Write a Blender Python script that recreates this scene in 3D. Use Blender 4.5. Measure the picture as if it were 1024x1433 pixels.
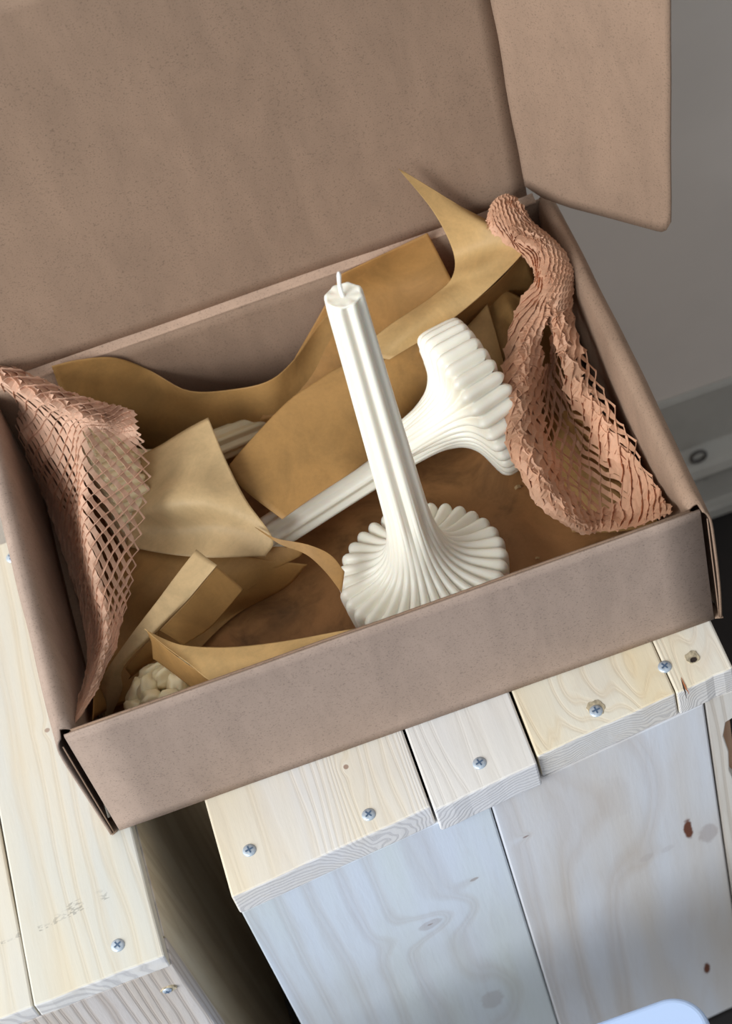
import bpy, bmesh, math, random
from mathutils import Vector, Matrix, noise, Euler
random.seed(7)
for o in list(bpy.data.objects): bpy.data.objects.remove(o)
SC = bpy.context.scene
COL = SC.collection
# ---------------------------------------------------------------- camera, world, light, exposure
CAM_R = ((0.9426794, -0.2734121, -0.1913148), (-0.3332769, -0.7425404, -0.5809994), (0.0167933, 0.6114570, -0.7910994))  # rows: right, down, forward
CAM_C = Vector((0.17160857, -0.68939946, 1.09667119))
CAM_F = 3150.17
BW, BD, BH = 0.36, 0.2616, 0.1074          # the box: width, depth, height (metres)
FLOOR_Z = -0.4445
cam = bpy.data.cameras.new('camera'); co = bpy.data.objects.new('camera', cam); COL.objects.link(co)
r_, d_, f_ = [Vector(v) for v in CAM_R]
m = Matrix((( r_[0], -d_[0], -f_[0]), (r_[1], -d_[1], -f_[1]), (r_[2], -d_[2], -f_[2]))).to_4x4()
m.translation = CAM_C; co.matrix_world = m
cam.sensor_fit = 'HORIZONTAL'; cam.lens = 50; cam.sensor_width = 50 * 1024 / CAM_F
cam.clip_start = 0.02; cam.clip_end = 50
cam.dof.use_dof = True; cam.dof.focus_distance = 1.27; cam.dof.aperture_fstop = 6.3
SC.camera = co
w = bpy.data.worlds.new('world'); SC.world = w; w.use_nodes = True
w.node_tree.nodes['Background'].inputs[0].default_value = (0.90, 0.95, 1.0, 1)
w.node_tree.nodes['Background'].inputs[1].default_value = 0.46
def area(name, loc, target, sx, sy, power, col):
    l = bpy.data.lights.new(name, 'AREA'); l.shape = 'RECTANGLE'; l.size = sx; l.size_y = sy; l.energy = power; l.color = col
    o = bpy.data.objects.new(name, l); COL.objects.link(o); o.location = loc
    o.rotation_euler = (Vector(target) - Vector(loc)).to_track_quat('-Z', 'Y').to_euler()
area('window_light', (-2.85, -1.80, 1.90), (0.15, 0.1, 0.0), 2.6, 2.5, 240, (0.92, 0.965, 1.0))
vs = SC.view_settings
vs.view_transform = 'Standard'; vs.look = 'None'; vs.gamma = 1; vs.use_curve_mapping = False; vs.exposure = 0.0

# ---------------------------------------------------------------- helpers
def ray(x, y):
    c = ((x - 512) / CAM_F, (y - 716.5) / CAM_F, 1)
    return Vector([CAM_R[0][k] * c[0] + CAM_R[1][k] * c[1] + CAM_R[2][k] * c[2] for k in range(3)])
def at(x, y, z):
    d = ray(x, y); return CAM_C + d * ((z - CAM_C.z) / d.z)
def at_y(x, y, Y):
    d = ray(x, y); return CAM_C + d * ((Y - CAM_C.y) / d.y)
def inbox(x, y, z, wall=0.0095):
    """a point of a sheet lying in the box: read off at height z, kept inside the walls"""
    p = at(x, y, z)
    if p.y > BD - 0.0085: p = at_y(x, y, BD - 0.0085)
    if p.y < 0.0065: p = at_y(x, y, 0.0065)
    p.z = max(p.z, 0.006)
    if p.z < BH + .004: p.x = min(max(p.x, wall), BW - wall)
    return p
def link_mesh(name, me, mats=None, parent=None, smooth=False):
    o = bpy.data.objects.new(name, me); COL.objects.link(o)
    if mats: me.materials.append(mats)
    if parent is not None: o.parent = parent
    if smooth:
        for p in me.polygons: p.use_smooth = True
    return o
def build(name, verts, faces, mat, parent=None, smooth=False):
    off = parent.location if parent is not None else Vector((0, 0, 0))
    if parent is not None and parent.parent is not None: off = off + parent.parent.location
    me = bpy.data.meshes.new(name); me.from_pydata([tuple(Vector(v) - off) for v in verts], [], faces); me.update()
    return link_mesh(name, me, mat, parent, smooth)
def thing(name, label, cat, loc=(0, 0, 0), group=None, kind=None):
    o = bpy.data.objects.new(name, None); COL.objects.link(o); o.location = loc; o.empty_display_size = .02
    tag(o, label, cat, group); return o
def tag(o, label=None, cat=None, group=None, kind=None):
    if label: o['label'] = label
    if cat: o['category'] = cat
    if group: o['group'] = group
    if kind: o['kind'] = kind
    return o
def bevel(o, w=.001, seg=2):
    md = o.modifiers.new('bevel', 'BEVEL'); md.width = w; md.segments = seg; md.limit_method = 'ANGLE'; md.angle_limit = math.radians(40); return o
def solid(o, t, off=-1):
    md = o.modifiers.new('solid', 'SOLIDIFY'); md.thickness = t; md.offset = off; return o
def prism(poly, z0, z1):
    """vertical prism over an (x,y) polygon (counter-clockwise)"""
    n = len(poly); v = [(x, y, z0) for x, y in poly] + [(x, y, z1) for x, y in poly]
    f = [tuple(range(n - 1, -1, -1)), tuple(range(n, 2 * n))] + [(i, (i + 1) % n, n + (i + 1) % n, n + i) for i in range(n)]
    return v, f
def box(x0, x1, y0, y1, z0, z1): return prism([(x0, y0), (x1, y0), (x1, y1), (x0, y1)], z0, z1)
def cr(pts, t):
    n = len(pts) - 1; s = min(max(t * n, 0), n - 1e-6); i = int(s); u = s - i
    p1, p2 = pts[i], pts[i + 1]
    p0 = pts[i - 1] if i else p1 * 2 - p2
    p3 = pts[i + 2] if i + 2 <= n else p2 * 2 - p1
    return 0.5 * ((2 * p1) + (p2 - p0) * u + (2 * p0 - 5 * p1 + 4 * p2 - p3) * u * u + (3 * p1 - p0 - 3 * p2 + p3) * u ** 3)
class Surf:
    def __init__(s, rows): s.rows = rows
    def __call__(s, u, v): return cr([cr(r, u) for r in s.rows], v)

# ---------------------------------------------------------------- materials
def lin(c):
    return tuple(((x / 255 / 12.92) if x / 255 <= .04045 else ((x / 255 + .055) / 1.055) ** 2.4) for x in c) + (1,)
class NT:
    def __init__(s, name):
        s.m = bpy.data.materials.new(name); s.m.use_nodes = True; s.t = s.m.node_tree; s.t.nodes.clear()
        s.out = s.t.nodes.new('ShaderNodeOutputMaterial'); s.b = s.t.nodes.new('ShaderNodeBsdfPrincipled')
        s.t.links.new(s.b.outputs[0], s.out.inputs[0]); s.co = s.t.nodes.new('ShaderNodeTexCoord').outputs['Object']
    def n(s, k, **kw):
        x = s.t.nodes.new('ShaderNode' + k)
        for a, b in kw.items(): setattr(x, a, b)
        return x
    def set(s, sock, v):
        if isinstance(v, bpy.types.NodeSocket): s.t.links.new(v, sock)
        else: sock.default_value = v
    def math(s, op, a, b=0.0, c=None, clamp=False):
        x = s.n('Math', operation=op, use_clamp=clamp); s.set(x.inputs[0], a); s.set(x.inputs[1], b)
        if c is not None: s.set(x.inputs[2], c)
        return x.outputs[0]
    def map(s, v, scale=(1, 1, 1), loc=(0, 0, 0)):
        x = s.n('Mapping'); s.set(x.inputs['Vector'], v); x.inputs['Scale'].default_value = scale; x.inputs['Location'].default_value = loc; return x.outputs[0]
    def noise(s, v, scale, detail=4, rough=.6, dist=0):
        x = s.n('TexNoise'); s.set(x.inputs['Vector'], v); x.inputs['Scale'].default_value = scale; x.inputs['Detail'].default_value = detail
        x.inputs['Roughness'].default_value = rough; x.inputs['Distortion'].default_value = dist; return x.outputs[0]
    def ramp(s, v, stops):
        x = s.n('ValToRGB'); s.set(x.inputs[0], v); e = x.color_ramp.elements
        while len(e) > 1: e.remove(e[-1])
        e[0].position, e[0].color = stops[0]
        for p, c in stops[1:]: k = e.new(p); k.color = c
        return x.outputs[0]
    def mix(s, f, a, b, mode='MIX'):
        x = s.n('Mix', data_type='RGBA', blend_type=mode); s.set(x.inputs[0], f); s.set(x.inputs[6], a); s.set(x.inputs[7], b); return x.outputs[2]
    def bump(s, h, st=.3, d=.001):
        x = s.n('Bump'); x.inputs['Strength'].default_value = st; x.inputs['Distance'].default_value = d; s.set(x.inputs['Height'], h); s.t.links.new(x.outputs[0], s.b.inputs['Normal'])
    def sep(s, v):
        x = s.n('SeparateXYZ'); s.set(x.inputs[0], v); return x.outputs

def kraft(name, c, flute=(1, 0), streak=.5):
    k = NT(name); c1 = lin(c); hi = lin([min(255, v * 1.04) for v in c]); lo = lin([v * .95 for v in c])
    sc = (30, 30, 8)
    a = k.noise(k.map(k.co, sc), 1.4, 5, .62, .6)
    fine = k.noise(k.co, 900, 3, .7); mid = k.noise(k.map(k.co, (1, 1, .4)), 130, 4, .6)
    col = k.ramp(a, [(.3, lo), (.5, c1), (.72, hi)])
    col = k.mix(k.math('MULTIPLY', k.math('SUBTRACT', .62, mid, clamp=True), .45), col, lin([v * .8 for v in c]))
    sp = k.ramp(fine, [(.36, (0, 0, 0, 1)), (.44, (1, 1, 1, 1))])
    col = k.mix(.30, col, sp, 'MULTIPLY')
    # the few dark fibre specks of recycled board
    v = k.n('TexVoronoi'); k.set(v.inputs['Vector'], k.co); v.inputs['Scale'].default_value = 75
    spk = k.ramp(v.outputs['Distance'], [(.022, (1, 1, 1, 1)), (.032, (0, 0, 0, 1))])
    col = k.mix(k.math('MULTIPLY', spk, .35), col, lin((70, 52, 38)))
    k.set(k.b.inputs['Base Color'], col); k.b.inputs['Roughness'].default_value = .82
    k.b.inputs['Specular IOR Level'].default_value = .25
    k.bump(k.math('ADD', mid, k.math('MULTIPLY', fine, .5)), .12, .0006)
    return k.m
M = {}
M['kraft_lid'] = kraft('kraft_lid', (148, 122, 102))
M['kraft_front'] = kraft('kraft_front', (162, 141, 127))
M['kraft_edge'] = kraft('kraft_edge', (125, 95, 74))
M['kraft_crease_lit'] = kraft('kraft_crease_lit', (182, 152, 130))  # light on the upward-facing crease, put into the board colour

def paper(name, c, tr=.35, alpha=1.0, lo_=.9):
    k = NT(name); c1 = lin(c)
    a = k.noise(k.co, 24, 5, .65, .8); fine = k.noise(k.co, 500, 3, .7)
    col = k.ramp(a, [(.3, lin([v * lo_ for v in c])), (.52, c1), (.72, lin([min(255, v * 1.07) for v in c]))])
    col = k.mix(.12, col, k.ramp(fine, [(.3, (.4, .4, .4, 1)), (.6, (1, 1, 1, 1))]), 'MULTIPLY')
    k.set(k.b.inputs['Base Color'], col); k.b.inputs['Roughness'].default_value = .55; k.b.inputs['Specular IOR Level'].default_value = .35
    cw = k.noise(k.co, 30, 3, .5, 1.2); k.bump(k.math('ADD', k.noise(k.co, 60, 3, .5), k.math('ABSOLUTE', k.math('SUBTRACT', cw, .5))), .16, .003)
    tl = k.n('BsdfTranslucent'); k.set(tl.inputs[0], col)
    mx = k.n('MixShader'); mx.inputs[0].default_value = tr
    k.t.links.new(k.b.outputs[0], mx.inputs[1]); k.t.links.new(tl.outputs[0], mx.inputs[2])
    last = mx.outputs[0]
    if alpha < 1:      # glassine: partly see-through
        tp = k.n('BsdfTransparent'); tp.inputs[0].default_value = lin([min(255, v * 1.15) for v in c])
        m2 = k.n('MixShader'); m2.inputs[0].default_value = 1 - alpha
        k.t.links.new(last, m2.inputs[1]); k.t.links.new(tp.outputs[0], m2.inputs[2]); last = m2.outputs[0]
    k.t.links.new(last, k.out.inputs[0]); return k.m
M['wax_paper'] = paper('wax_paper', (193, 149, 90), .38)
M['wax_paper_thin'] = paper('wax_paper_thin', (206, 159, 94), .4, .8)
M['wax_paper_light'] = paper('wax_paper_light', (213, 182, 134), .25)
M['wax_paper_yellow'] = paper('wax_paper_yellow', (214, 176, 118), .28)
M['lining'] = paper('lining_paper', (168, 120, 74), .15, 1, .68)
M['net_pale'] = paper('honeycomb_paper_pale', (234, 194, 166), .3)
M['net'] = paper('honeycomb_paper', (224, 176, 142), .3)

def wax(name, c, sss=.35):
    k = NT(name); k.b.inputs['Base Color'].default_value = lin(c); k.b.inputs['Roughness'].default_value = .38
    k.b.inputs['Subsurface Weight'].default_value = sss; k.b.inputs['Subsurface Radius'].default_value = (1, .7, .5); k.b.inputs['Subsurface Scale'].default_value = .006
    k.b.inputs['Coat Weight'].default_value = .15; k.b.inputs['Coat Roughness'].default_value = .3
    k.bump(k.noise(k.co, 90, 2, .5), .05, .001); return k.m
M['wax'] = wax('ivory_wax', (240, 234, 218)); M['wax_cream'] = wax('cream_wax', (230, 212, 172)); M['wick'] = wax('waxed_wick', (245, 242, 235), .1)

def wood(name, base, line, axis='y', freq=60, contrast=.5, knots=(), tint=None, bump=.2, seed=0, pith=(0, 0), brown=(128, 82, 60), stamp=None):
    """axis: the way the grain runs. knots: (x, y, z, radius, stretch, ring_strength, dark)"""
    k = NT(name); v = k.co
    s = {'x': (.12, 1, 1), 'y': (1, .12, 1), 'z': (1, 1, .12)}[axis]
    mp = k.map(v, s, (seed * .37, seed * .73, seed * .19))
    big = k.noise(mp, 16, 3, .55); med = k.noise(mp, 150, 4, .65)
    X, Y_, Z_ = k.sep(v)
    dep = Z_ if axis == 'y' else Y_                     # growth rings: distance from a pith line under the board
    ra = k.math('SUBTRACT', X, k.math('ADD', pith[0], k.math('MULTIPLY', k.math('SUBTRACT', big, .5), .07 if axis == 'y' else .035)))
    rb = k.math('SUBTRACT', dep, pith[1])
    ph = k.math('SQRT', k.math('ADD', k.math('MULTIPLY', ra, ra), k.math('MULTIPLY', rb, rb)))
    ph = k.math('ADD', ph, k.math('MULTIPLY', k.math('SUBTRACT', k.noise(mp, 40, 2, .5), .5), .006))
    kmask = None; kcols = []
    for (kx, ky, kz, rad, st, strength, dark) in knots:
        dv = k.n('VectorMath', operation='SUBTRACT'); k.set(dv.inputs[0], v); dv.inputs[1].default_value = (kx, ky, kz)
        sc = {'x': (1 / st, 1, 1), 'y': (1, 1 / st, 1), 'z': (1, 1, 1 / st)}[axis]
        ml = k.n('VectorMath', operation='MULTIPLY'); k.set(ml.inputs[0], dv.outputs[0]); ml.inputs[1].default_value = sc
        ln = k.n('VectorMath', operation='LENGTH'); k.set(ln.inputs[0], ml.outputs[0]); d = ln.outputs['Value']
        dn = k.math('ADD', d, k.math('MULTIPLY', k.math('SUBTRACT', k.noise(v, 120, 2), .5), rad * .8))
        g = k.math('POWER', 2.718, k.math('MULTIPLY', k.math('POWER', k.math('DIVIDE', d, rad * 3.2), 2), -1))
        ph = k.math('ADD', ph, k.math('MULTIPLY', g, rad * strength))
        msk = k.n('MapRange'); msk.interpolation_type = 'SMOOTHSTEP'; k.set(msk.inputs[0], dn)
        msk.inputs[1].default_value = rad * 1.1; msk.inputs[2].default_value = rad * .75; msk.inputs[3].default_value = 0; msk.inputs[4].default_value = 1
        kcols.append((msk.outputs[0], dark))
    sn = k.math('SINE', k.math('MULTIPLY', ph, freq * 6.283))
    ring = k.ramp(k.math('ADD', k.math('MULTIPLY', sn, .5), .5), [(.0, (0, 0, 0, 1)), (.5, (.12, .12, .12, 1)), (.95, (1, 1, 1, 1)), (1, (.7, .7, .7, 1))])
    geo = k.n('NewGeometry'); tc_n = k.sep(k.n('TexCoord').outputs['Normal'])['XYZ'.index(axis.upper())]
    endg = k.math('GREATER_THAN', k.math('ABSOLUTE', tc_n), .6)
    rcon = k.math('ADD', contrast, k.math('MULTIPLY', endg, .12))
    wide = k.noise(k.map(v, s, (seed * 1.7, 3.1, seed)), 26, 2, .5)
    col = k.mix(k.ramp(wide, [(.35, (0, 0, 0, 1)), (.7, (1, 1, 1, 1))]), lin(base), lin(tint or base))
    col = k.mix(k.math('MULTIPLY', endg, .6), col, lin((226, 223, 225)))
    linec = k.mix(endg, lin(line), lin((150, 146, 150)))
    col = k.mix(k.math('MULTIPLY', ring, rcon), col, linec)
    col = k.mix(k.math('MULTIPLY', k.ramp(med, [(.5, (0, 0, 0, 1)), (.75, (1, 1, 1, 1))]), contrast * .5), col, lin(line))
    for msk, dark in kcols:
        col = k.mix(k.math('MULTIPLY', msk, dark), col, lin(brown))
    if stamp:      # a worn, unreadable grey ink stamp along a line
        (ax, ay), (bx, by), wd = stamp
        L = math.hypot(bx - ax, by - ay); ux, uy = (bx - ax) / L, (by - ay) / L
        t = k.math('ADD', k.math('MULTIPLY', k.math('SUBTRACT', X, ax), ux), k.math('MULTIPLY', k.math('SUBTRACT', Y_, ay), uy))
        n_ = k.math('ADD', k.math('MULTIPLY', k.math('SUBTRACT', X, ax), -uy), k.math('MULTIPLY', k.math('SUBTRACT', Y_, ay), ux))
        inb = k.math('MULTIPLY', k.math('MULTIPLY', k.math('GREATER_THAN', t, 0), k.math('LESS_THAN', t, L)), k.math('LESS_THAN', k.math('ABSOLUTE', n_), wd))
        cb = k.n('CombineXYZ'); k.set(cb.inputs[0], t); k.set(cb.inputs[1], n_)
        ink = k.math('MULTIPLY', k.ramp(k.noise(k.map(cb.outputs[0], (1, 2.2, 1)), 260, 1), [(.5, (0, 0, 0, 1)), (.56, (1, 1, 1, 1))]),
                     k.ramp(k.noise(cb.outputs[0], 70, 1), [(.45, (0, 0, 0, 1)), (.6, (1, 1, 1, 1))]))
        col = k.mix(k.math('MULTIPLY', k.math('MULTIPLY', inb, ink), .4), col, lin((95, 95, 92)))
    k.set(k.b.inputs['Base Color'], col); k.b.inputs['Roughness'].default_value = .68; k.b.inputs['Specular IOR Level'].default_value = .3
    k.bump(k.math('ADD', k.math('MULTIPLY', ring, -.5), med), bump, .0008)
    return k.m
def plain(name, c, rough=.6, metal=0, nz=0, sc=40, bmp=0):
    k = NT(name); k.b.inputs['Roughness'].default_value = rough; k.b.inputs['Metallic'].default_value = metal
    if nz:
        a = k.noise(k.co, sc, 4); k.set(k.b.inputs['Base Color'], k.ramp(a, [(.35, lin([v * (1 - nz) for v in c])), (.65, lin(c))]))
        if bmp: k.bump(a, bmp, .001)
    else: k.b.inputs['Base Color'].default_value = lin(c)
    return k.m
M['wall'] = plain('painted_wall', (236, 227, 217), .8, 0, .03, 6, .05)
M['base'] = plain('baseboard_paint', (190, 187, 178), .5, 0, .06, 20)
M['mark'] = plain('mark_grey', (92, 88, 84), .6)
M['floor'] = plain('dark_floor', (34, 28, 27), .5, 0, .4, 9)
M['screw'] = plain('zinc', (196, 208, 220), .38, .45, .15, 400)
M['recess'] = plain('screw_recess', (84, 106, 132), .5, .3)
M['hole'] = plain('drilled_wood', (196, 180, 150), .9, 0, .3, 300)
M['dark'] = plain('hole_dark', (40, 28, 22), .9)
M['plastic'] = plain('pale_blue_white_plastic', (184, 205, 238), .35)
M['leg'] = plain('stool_leg', (205, 212, 222), .4)

# ---------------------------------------------------------------- the setting
v, f = box(-3, 3, -3, .395, FLOOR_Z - .05, FLOOR_Z); tag(build('floor', v, f, M['floor']), kind='structure')
v, f = box(-3, 3, .395, .5, FLOOR_Z - .05, 2.4); tag(build('wall_back', v, f, M['wall']), kind='structure')
# baseboard: a tall board with a moulded top bead and a foot strip
prof = [(.395, FLOOR_Z), (.373, FLOOR_Z), (.373, FLOOR_Z + .014), (.380, FLOOR_Z + .016), (.380, -.392), (.374, -.388), (.371, -.380), (.374, -.371), (.384, -.367), (.390, -.364), (.3905, -.300), (.395, -.297)]
n = len(prof); v = [(-3, y, z) for y, z in prof] + [(3, y, z) for y, z in prof]
f = [(i, (i + 1) % n, n + (i + 1) % n, n + i) for i in range(n)] + [tuple(range(n)), tuple(range(2 * n - 1, n - 1, -1))]
tag(bevel(build('baseboard_back', v, f, M['base']), .0015), kind='structure')

# two small grey rings standing in for unidentified round marks on the baseboard
bb = bpy.data.objects['baseboard_back']
for px, py, rr in ((977, 639, .0062), (986, 664, .0045)):
    c = at_y(px, py, .3785); vv = []; ff = []; N1, N2 = 20, 8
    for i in range(N1):
        a = i / N1 * 6.2832
        for k in range(N2):
            b = k / N2 * 6.2832; q = rr + .0016 * math.cos(b); vv.append((c.x + q * math.cos(a), c.y + .0016 * math.sin(b), c.z + q * math.sin(a)))
    for i in range(N1):
        for k in range(N2): ff.append((i * N2 + k, i * N2 + (k + 1) % N2, ((i + 1) % N1) * N2 + (k + 1) % N2, ((i + 1) % N1) * N2 + k))
    build('ring_mark', vv, ff, M['mark'], bb, True)

# ---------------------------------------------------------------- crates
def screw(parent, p, nrm=(0, 0, 1), rad=.0040, rot=.4, sink=0.0, label=None):
    """pan screw head with a cross recess"""
    bm = bmesh.new(); N = 20
    prof = [(0.0, .0009), (rad * .55, .00085), (rad * .86, .0005), (rad, 0.0), (rad, -.0012)]
    rings = []
    for r, h in prof[1:]: rings.append([bm.verts.new((r * math.cos(a), r * math.sin(a), h)) for a in [i / N * 6.2832 for i in range(N)]])
    c = bm.verts.new((0, 0, prof[0][1]))
    for i in range(N): bm.faces.new((c, rings[0][i], rings[0][(i + 1) % N]))
    for a, b in zip(rings, rings[1:]):
        for i in range(N): bm.faces.new((a[i], b[i], b[(i + 1) % N], a[(i + 1) % N]))
    for fc in bm.faces: fc.smooth = True
    me = bpy.data.meshes.new('screw'); bm.to_mesh(me); bm.free()
    o = link_mesh('screw', me, M['screw'], parent)
    q = Vector(nrm).to_track_quat('Z', 'Y')
    o.rotation_euler = (q @ Euler((0, 0, rot)).to_quaternion()).to_euler()
    o.location = Vector(p) - parent.location + Vector(nrm) * (.0002 - sink)
    a, b = rad * .58, rad * .12                     # the recess, proud by a hair
    pl = [(b, b), (b, a), (-b, a), (-b, b), (-a, b), (-a, -b), (-b, -b), (-b, -a), (b, -a), (b, -b), (a, -b), (a, b)]
    vv = [(x, y, .00100) for x, y in pl] + [(x * .8, y * .8, .0006) for x, y in pl]
    ff = [tuple(range(12))] + [(i, 12 + i, 12 + (i + 1) % 12, (i + 1) % 12) for i in range(12)]
    me = bpy.data.meshes.new('cross_recess'); me.from_pydata(vv, [], ff); me.update()
    link_mesh('cross_recess', me, M['recess'], o)
    return o
def disc(name, parent, p, nrm, rx, ry, mat, h=.0004, rot=0, jag=.12):
    """a shallow ragged disc: countersink bruise, filled hole, knot"""
    N = 18; vs_ = [(0, 0, h * .6)]
    for i in range(N):
        a = i / N * 6.2832; j = 1 + random.uniform(-jag, jag); vs_.append((rx * j * math.cos(a), ry * j * math.sin(a), h))
    for i in range(N):
        x, y, _ = vs_[1 + i]; vs_.append((x * 1.12, y * 1.12, -.0006))
    ff = [(0, 1 + i, 1 + (i + 1) % N) for i in range(N)] + [(1 + i, 1 + N + i, 1 + N + (i + 1) % N, 1 + (i + 1) % N) for i in range(N)]
    me = bpy.data.meshes.new(name); me.from_pydata(vs_, [], ff); me.update()
    o = link_mesh(name, me, mat, parent); q = Vector(nrm).to_track_quat('Z', 'Y')
    o.rotation_euler = (q @ Euler((0, 0, rot)).to_quaternion()).to_euler(); o.location = Vector(p) - parent.location
    return o
def rough_board(name, parent, poly, z0, z1, mat, cuts=6, amp=.0004, bev=.0012):
    """a plank: prism with slightly wavering sawn edges"""
    pl = []
    for i in range(len(poly)):
        a, b = poly[i], poly[(i + 1) % len(poly)]
        for k in range(cuts):
            t = k / cuts; j = amp if k else 0
            pl.append((a[0] + (b[0] - a[0]) * t + random.uniform(-j, j), a[1] + (b[1] - a[1]) * t + random.uniform(-j, j)))
    v, f = prism(pl, z0, z1); o = build(name, v, f, mat, parent); bevel(o, bev, 2); return o

RC = thing('wooden_crate', 'pale pine crate on the right under the cardboard box, its planked front facing the camera', 'crate', (.205, .10, FLOOR_Z))
off = RC.location
def fy(x): return -.0650 + (x - .0517) / .3067 * .0311     # the crate's front edge runs a little askew
TOP = [(.0512, .1716, (222, 218, 212), (216, 196, 162), (226, 214, 190), .0), (.1730, .2360, (221, 219, 217), (212, 204, 192), (224, 218, 208), .0035),
       (.2376, .3231, (224, 217, 200), (212, 184, 142), (226, 208, 172), -.0005), (.3238, .3590, (224, 218, 206), (210, 184, 154), (226, 212, 182), .0)]
kn = {0: [(.134, -.010, 0, .0016, 1, 1.2, .7)], 2: [(.285, -.006, 0, .014, 1.6, 2.0, .06)], 3: [(.345, .01, 0, .003, 2.5, 1.5, .3)]}
for i, (x0, x1, b, l, t, ex) in enumerate(TOP):
    ks = [(x - off.x, y - off.y, z - off.z, *r) for x, y, z, *r in kn.get(i, [])]
    mt = wood('crate_top_pine', b, l, 'y', 330 + 40 * i, .25, ks, t, .25, i + 1, ((x0 * (.8, .2, .6, .1)[i] + x1 * (.2, .8, .4, .9)[i]) - off.x, -off.z - (.045, .05, .06, .04)[i]))
    fd = .0 if i else .0
    rough_board('plank', RC, [(x0, fy(x0) - ex), (x1, fy(x1) - ex), (x1 + (.002 if i == 3 else 0), .34), (x0, .34)], -.0205 - (.004 if i == 1 else .003 if i > 1 else 0), 0, mt)
EG = .0012
kf = []
def K(px, py, *r):
    p = at_y(px, py, fy(.2 + (px - 600) / 2900)); p = at_y(px, py, fy(p.x)); return (p.x, p.y, p.z, *r)
kf2 = [K(737, 1173, .0026, .5, 1.2, .6), K(964, 1162, .0034, 4.2, .5, 1.0), K(992, 1168, .0072, 1.6, .5, .28), K(905, 1203, .0052, .8, .3, .10), K(935, 1190, .0050, .8, .3, .10), K(990, 1357, .0028, 3.8, .5, 1.0), K(860, 1120, .012, 2.2, 1.3, .05)]
kf = [K(603, 1296, .0085, .6, 1.6, .3), K(603, 1296, .0022, .5, .3, .75), K(664, 1233, .0034, .5, 1.2, .6), K(690, 1400, .0085, 1.6, 1.0, .28)]
def rel(ks): return [(x - off.x, y - off.y, z - off.z, *r) for x, y, z, *r in ks]
mf1 = wood('crate_front_pine', (216, 222, 232), (178, 164, 152), 'z', 90, .25, rel(kf), (214, 220, 218), .2, 4, (-.02, -.02), (150, 130, 122))
mf2 = wood('crate_front_pine_brown', (220, 222, 228), (186, 166, 146), 'z', 80, .27, rel(kf2), (214, 206, 198), .2, 9, (.09, -.02), (112, 70, 54))
zt = -.0212
def fpoly(a, b, th=.018, e=EG): return [(a, fy(a) + e), (b, fy(b) + e), (b, fy(b) + e + th), (a, fy(a) + e + th)]
rough_board('front_board', RC, fpoly(.0518, .2041), FLOOR_Z + .002, zt - .0005, mf1, 3, .0002)
rough_board('front_board', RC, fpoly(.2048, .3392), FLOOR_Z + .002, zt - .0042, mf2, 3, .0002)
ms = wood('crate_side_pine', (214, 208, 200), (160, 140, 118), 'z', 150, .35, (), (206, 196, 184), .2, 13, (-.05, -.2))
rough_board('side_board', RC, [(.0518, fy(.0518) + .0196), (.0698, fy(.0698) + .0196), (.0698, .334), (.0518, .334)], FLOOR_Z + .002, zt - .0005, ms, 3, .0003)
# right side board: its end stands as a strip beside the front boards, with a torn notch in its edge
sx0, sx1 = .3402, .3590
notch = [(-.052, 0), (-.056, .008), (-.070, .0105), (-.090, .0085), (-.112, .0095), (-.135, .006), (-.150, 0)]
prof = [(sx0, FLOOR_Z + .002), (sx1, FLOOR_Z + .002)] + [(sx1 - d, z) for z, d in reversed(notch)] + [(sx1, -.0245), (sx0, -.0245)]
n = len(prof); y0, y1 = fy(.35) + .001, fy(.35) + .018
v = [(x, y0, z) for x, z in prof] + [(x, y1, z) for x, z in prof]
f = [tuple(range(n)), tuple(range(2 * n - 1, n - 1, -1))] + [(i, n + i, n + (i + 1) % n, (i + 1) % n) for i in range(n)]
bevel(build('corner_post', v, f, ms, RC), .0008)
mpk = wood('torn_wood', (226, 190, 160), (190, 140, 110), 'z', 150, .4, (), (220, 180, 150), .4, 17)
rough_board('side_board', RC, [(sx0, y1 + .0004), (sx1 - .0005, y1 + .0004), (sx1 - .0005, .334), (sx0, .334)], FLOOR_Z + .002, zt - .004, mpk, 3, .0003)
rough_board('back_board', RC, [(.0705, .316), (.3395, .316), (.3395, .334), (.0705, .334)], FLOOR_Z + .002, zt - .005, ms, 3, .0003)
for (px, py), s_, r in (((349, 1190), .0006, .2), ((516, 1140), .0, .6), ((671, 1068), .0, .3), ((834, 995), .0008, .1), ((930, 933), -.0002, .5)):
    p = at(px, py, 0)
    if s_ > .0007: tag(disc('countersink', RC, at(px, py - 4, 0), (0, 0, 1), .0050, .0052, M['hole'], .0003), 'pale bruised ring round the screw')
    screw(RC, p, rot=r, sink=0)
disc('plugged_hole', RC, at(968, 920, 0), (0, 0, 1), .0040, .0042, M['hole'], .0004)
disc('bore', RC, at(970, 924, 0) , (0, 0, 1), .0020, .0016, M['dark'], .0007)
# cracks in the top: thin dark slivers along the last plank's joint and a hairline
def splinter(parent, p, q, w_, mat, name='crack'):
    p, q = Vector(p), Vector(q); d = (q - p).normalized(); s = Vector((-d.y, d.x, 0)) * w_; up = Vector((0, 0, .0003)); N = 6
    vv = []; ff = []
    for i in range(N + 1):
        t = i / N; c = p.lerp(q, t) + up + s * random.uniform(-.6, .6); ww = math.sin(math.pi * min(max(t, .06), .94))
        vv += [c - s * ww, c + s * ww]
    for i in range(N): ff.append((2 * i, 2 * i + 1, 2 * i + 3, 2 * i + 2))
    return build(name, vv, ff, mat, parent)
splinter(RC, at(953, 950, 0), at(961, 978, 0), .0004, M['dark'])
splinter(RC, at(953, 948, 0), at(964, 972, 0) , .0005, plain('resin', (176, 110, 70), .5), 'resin_streak')

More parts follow.
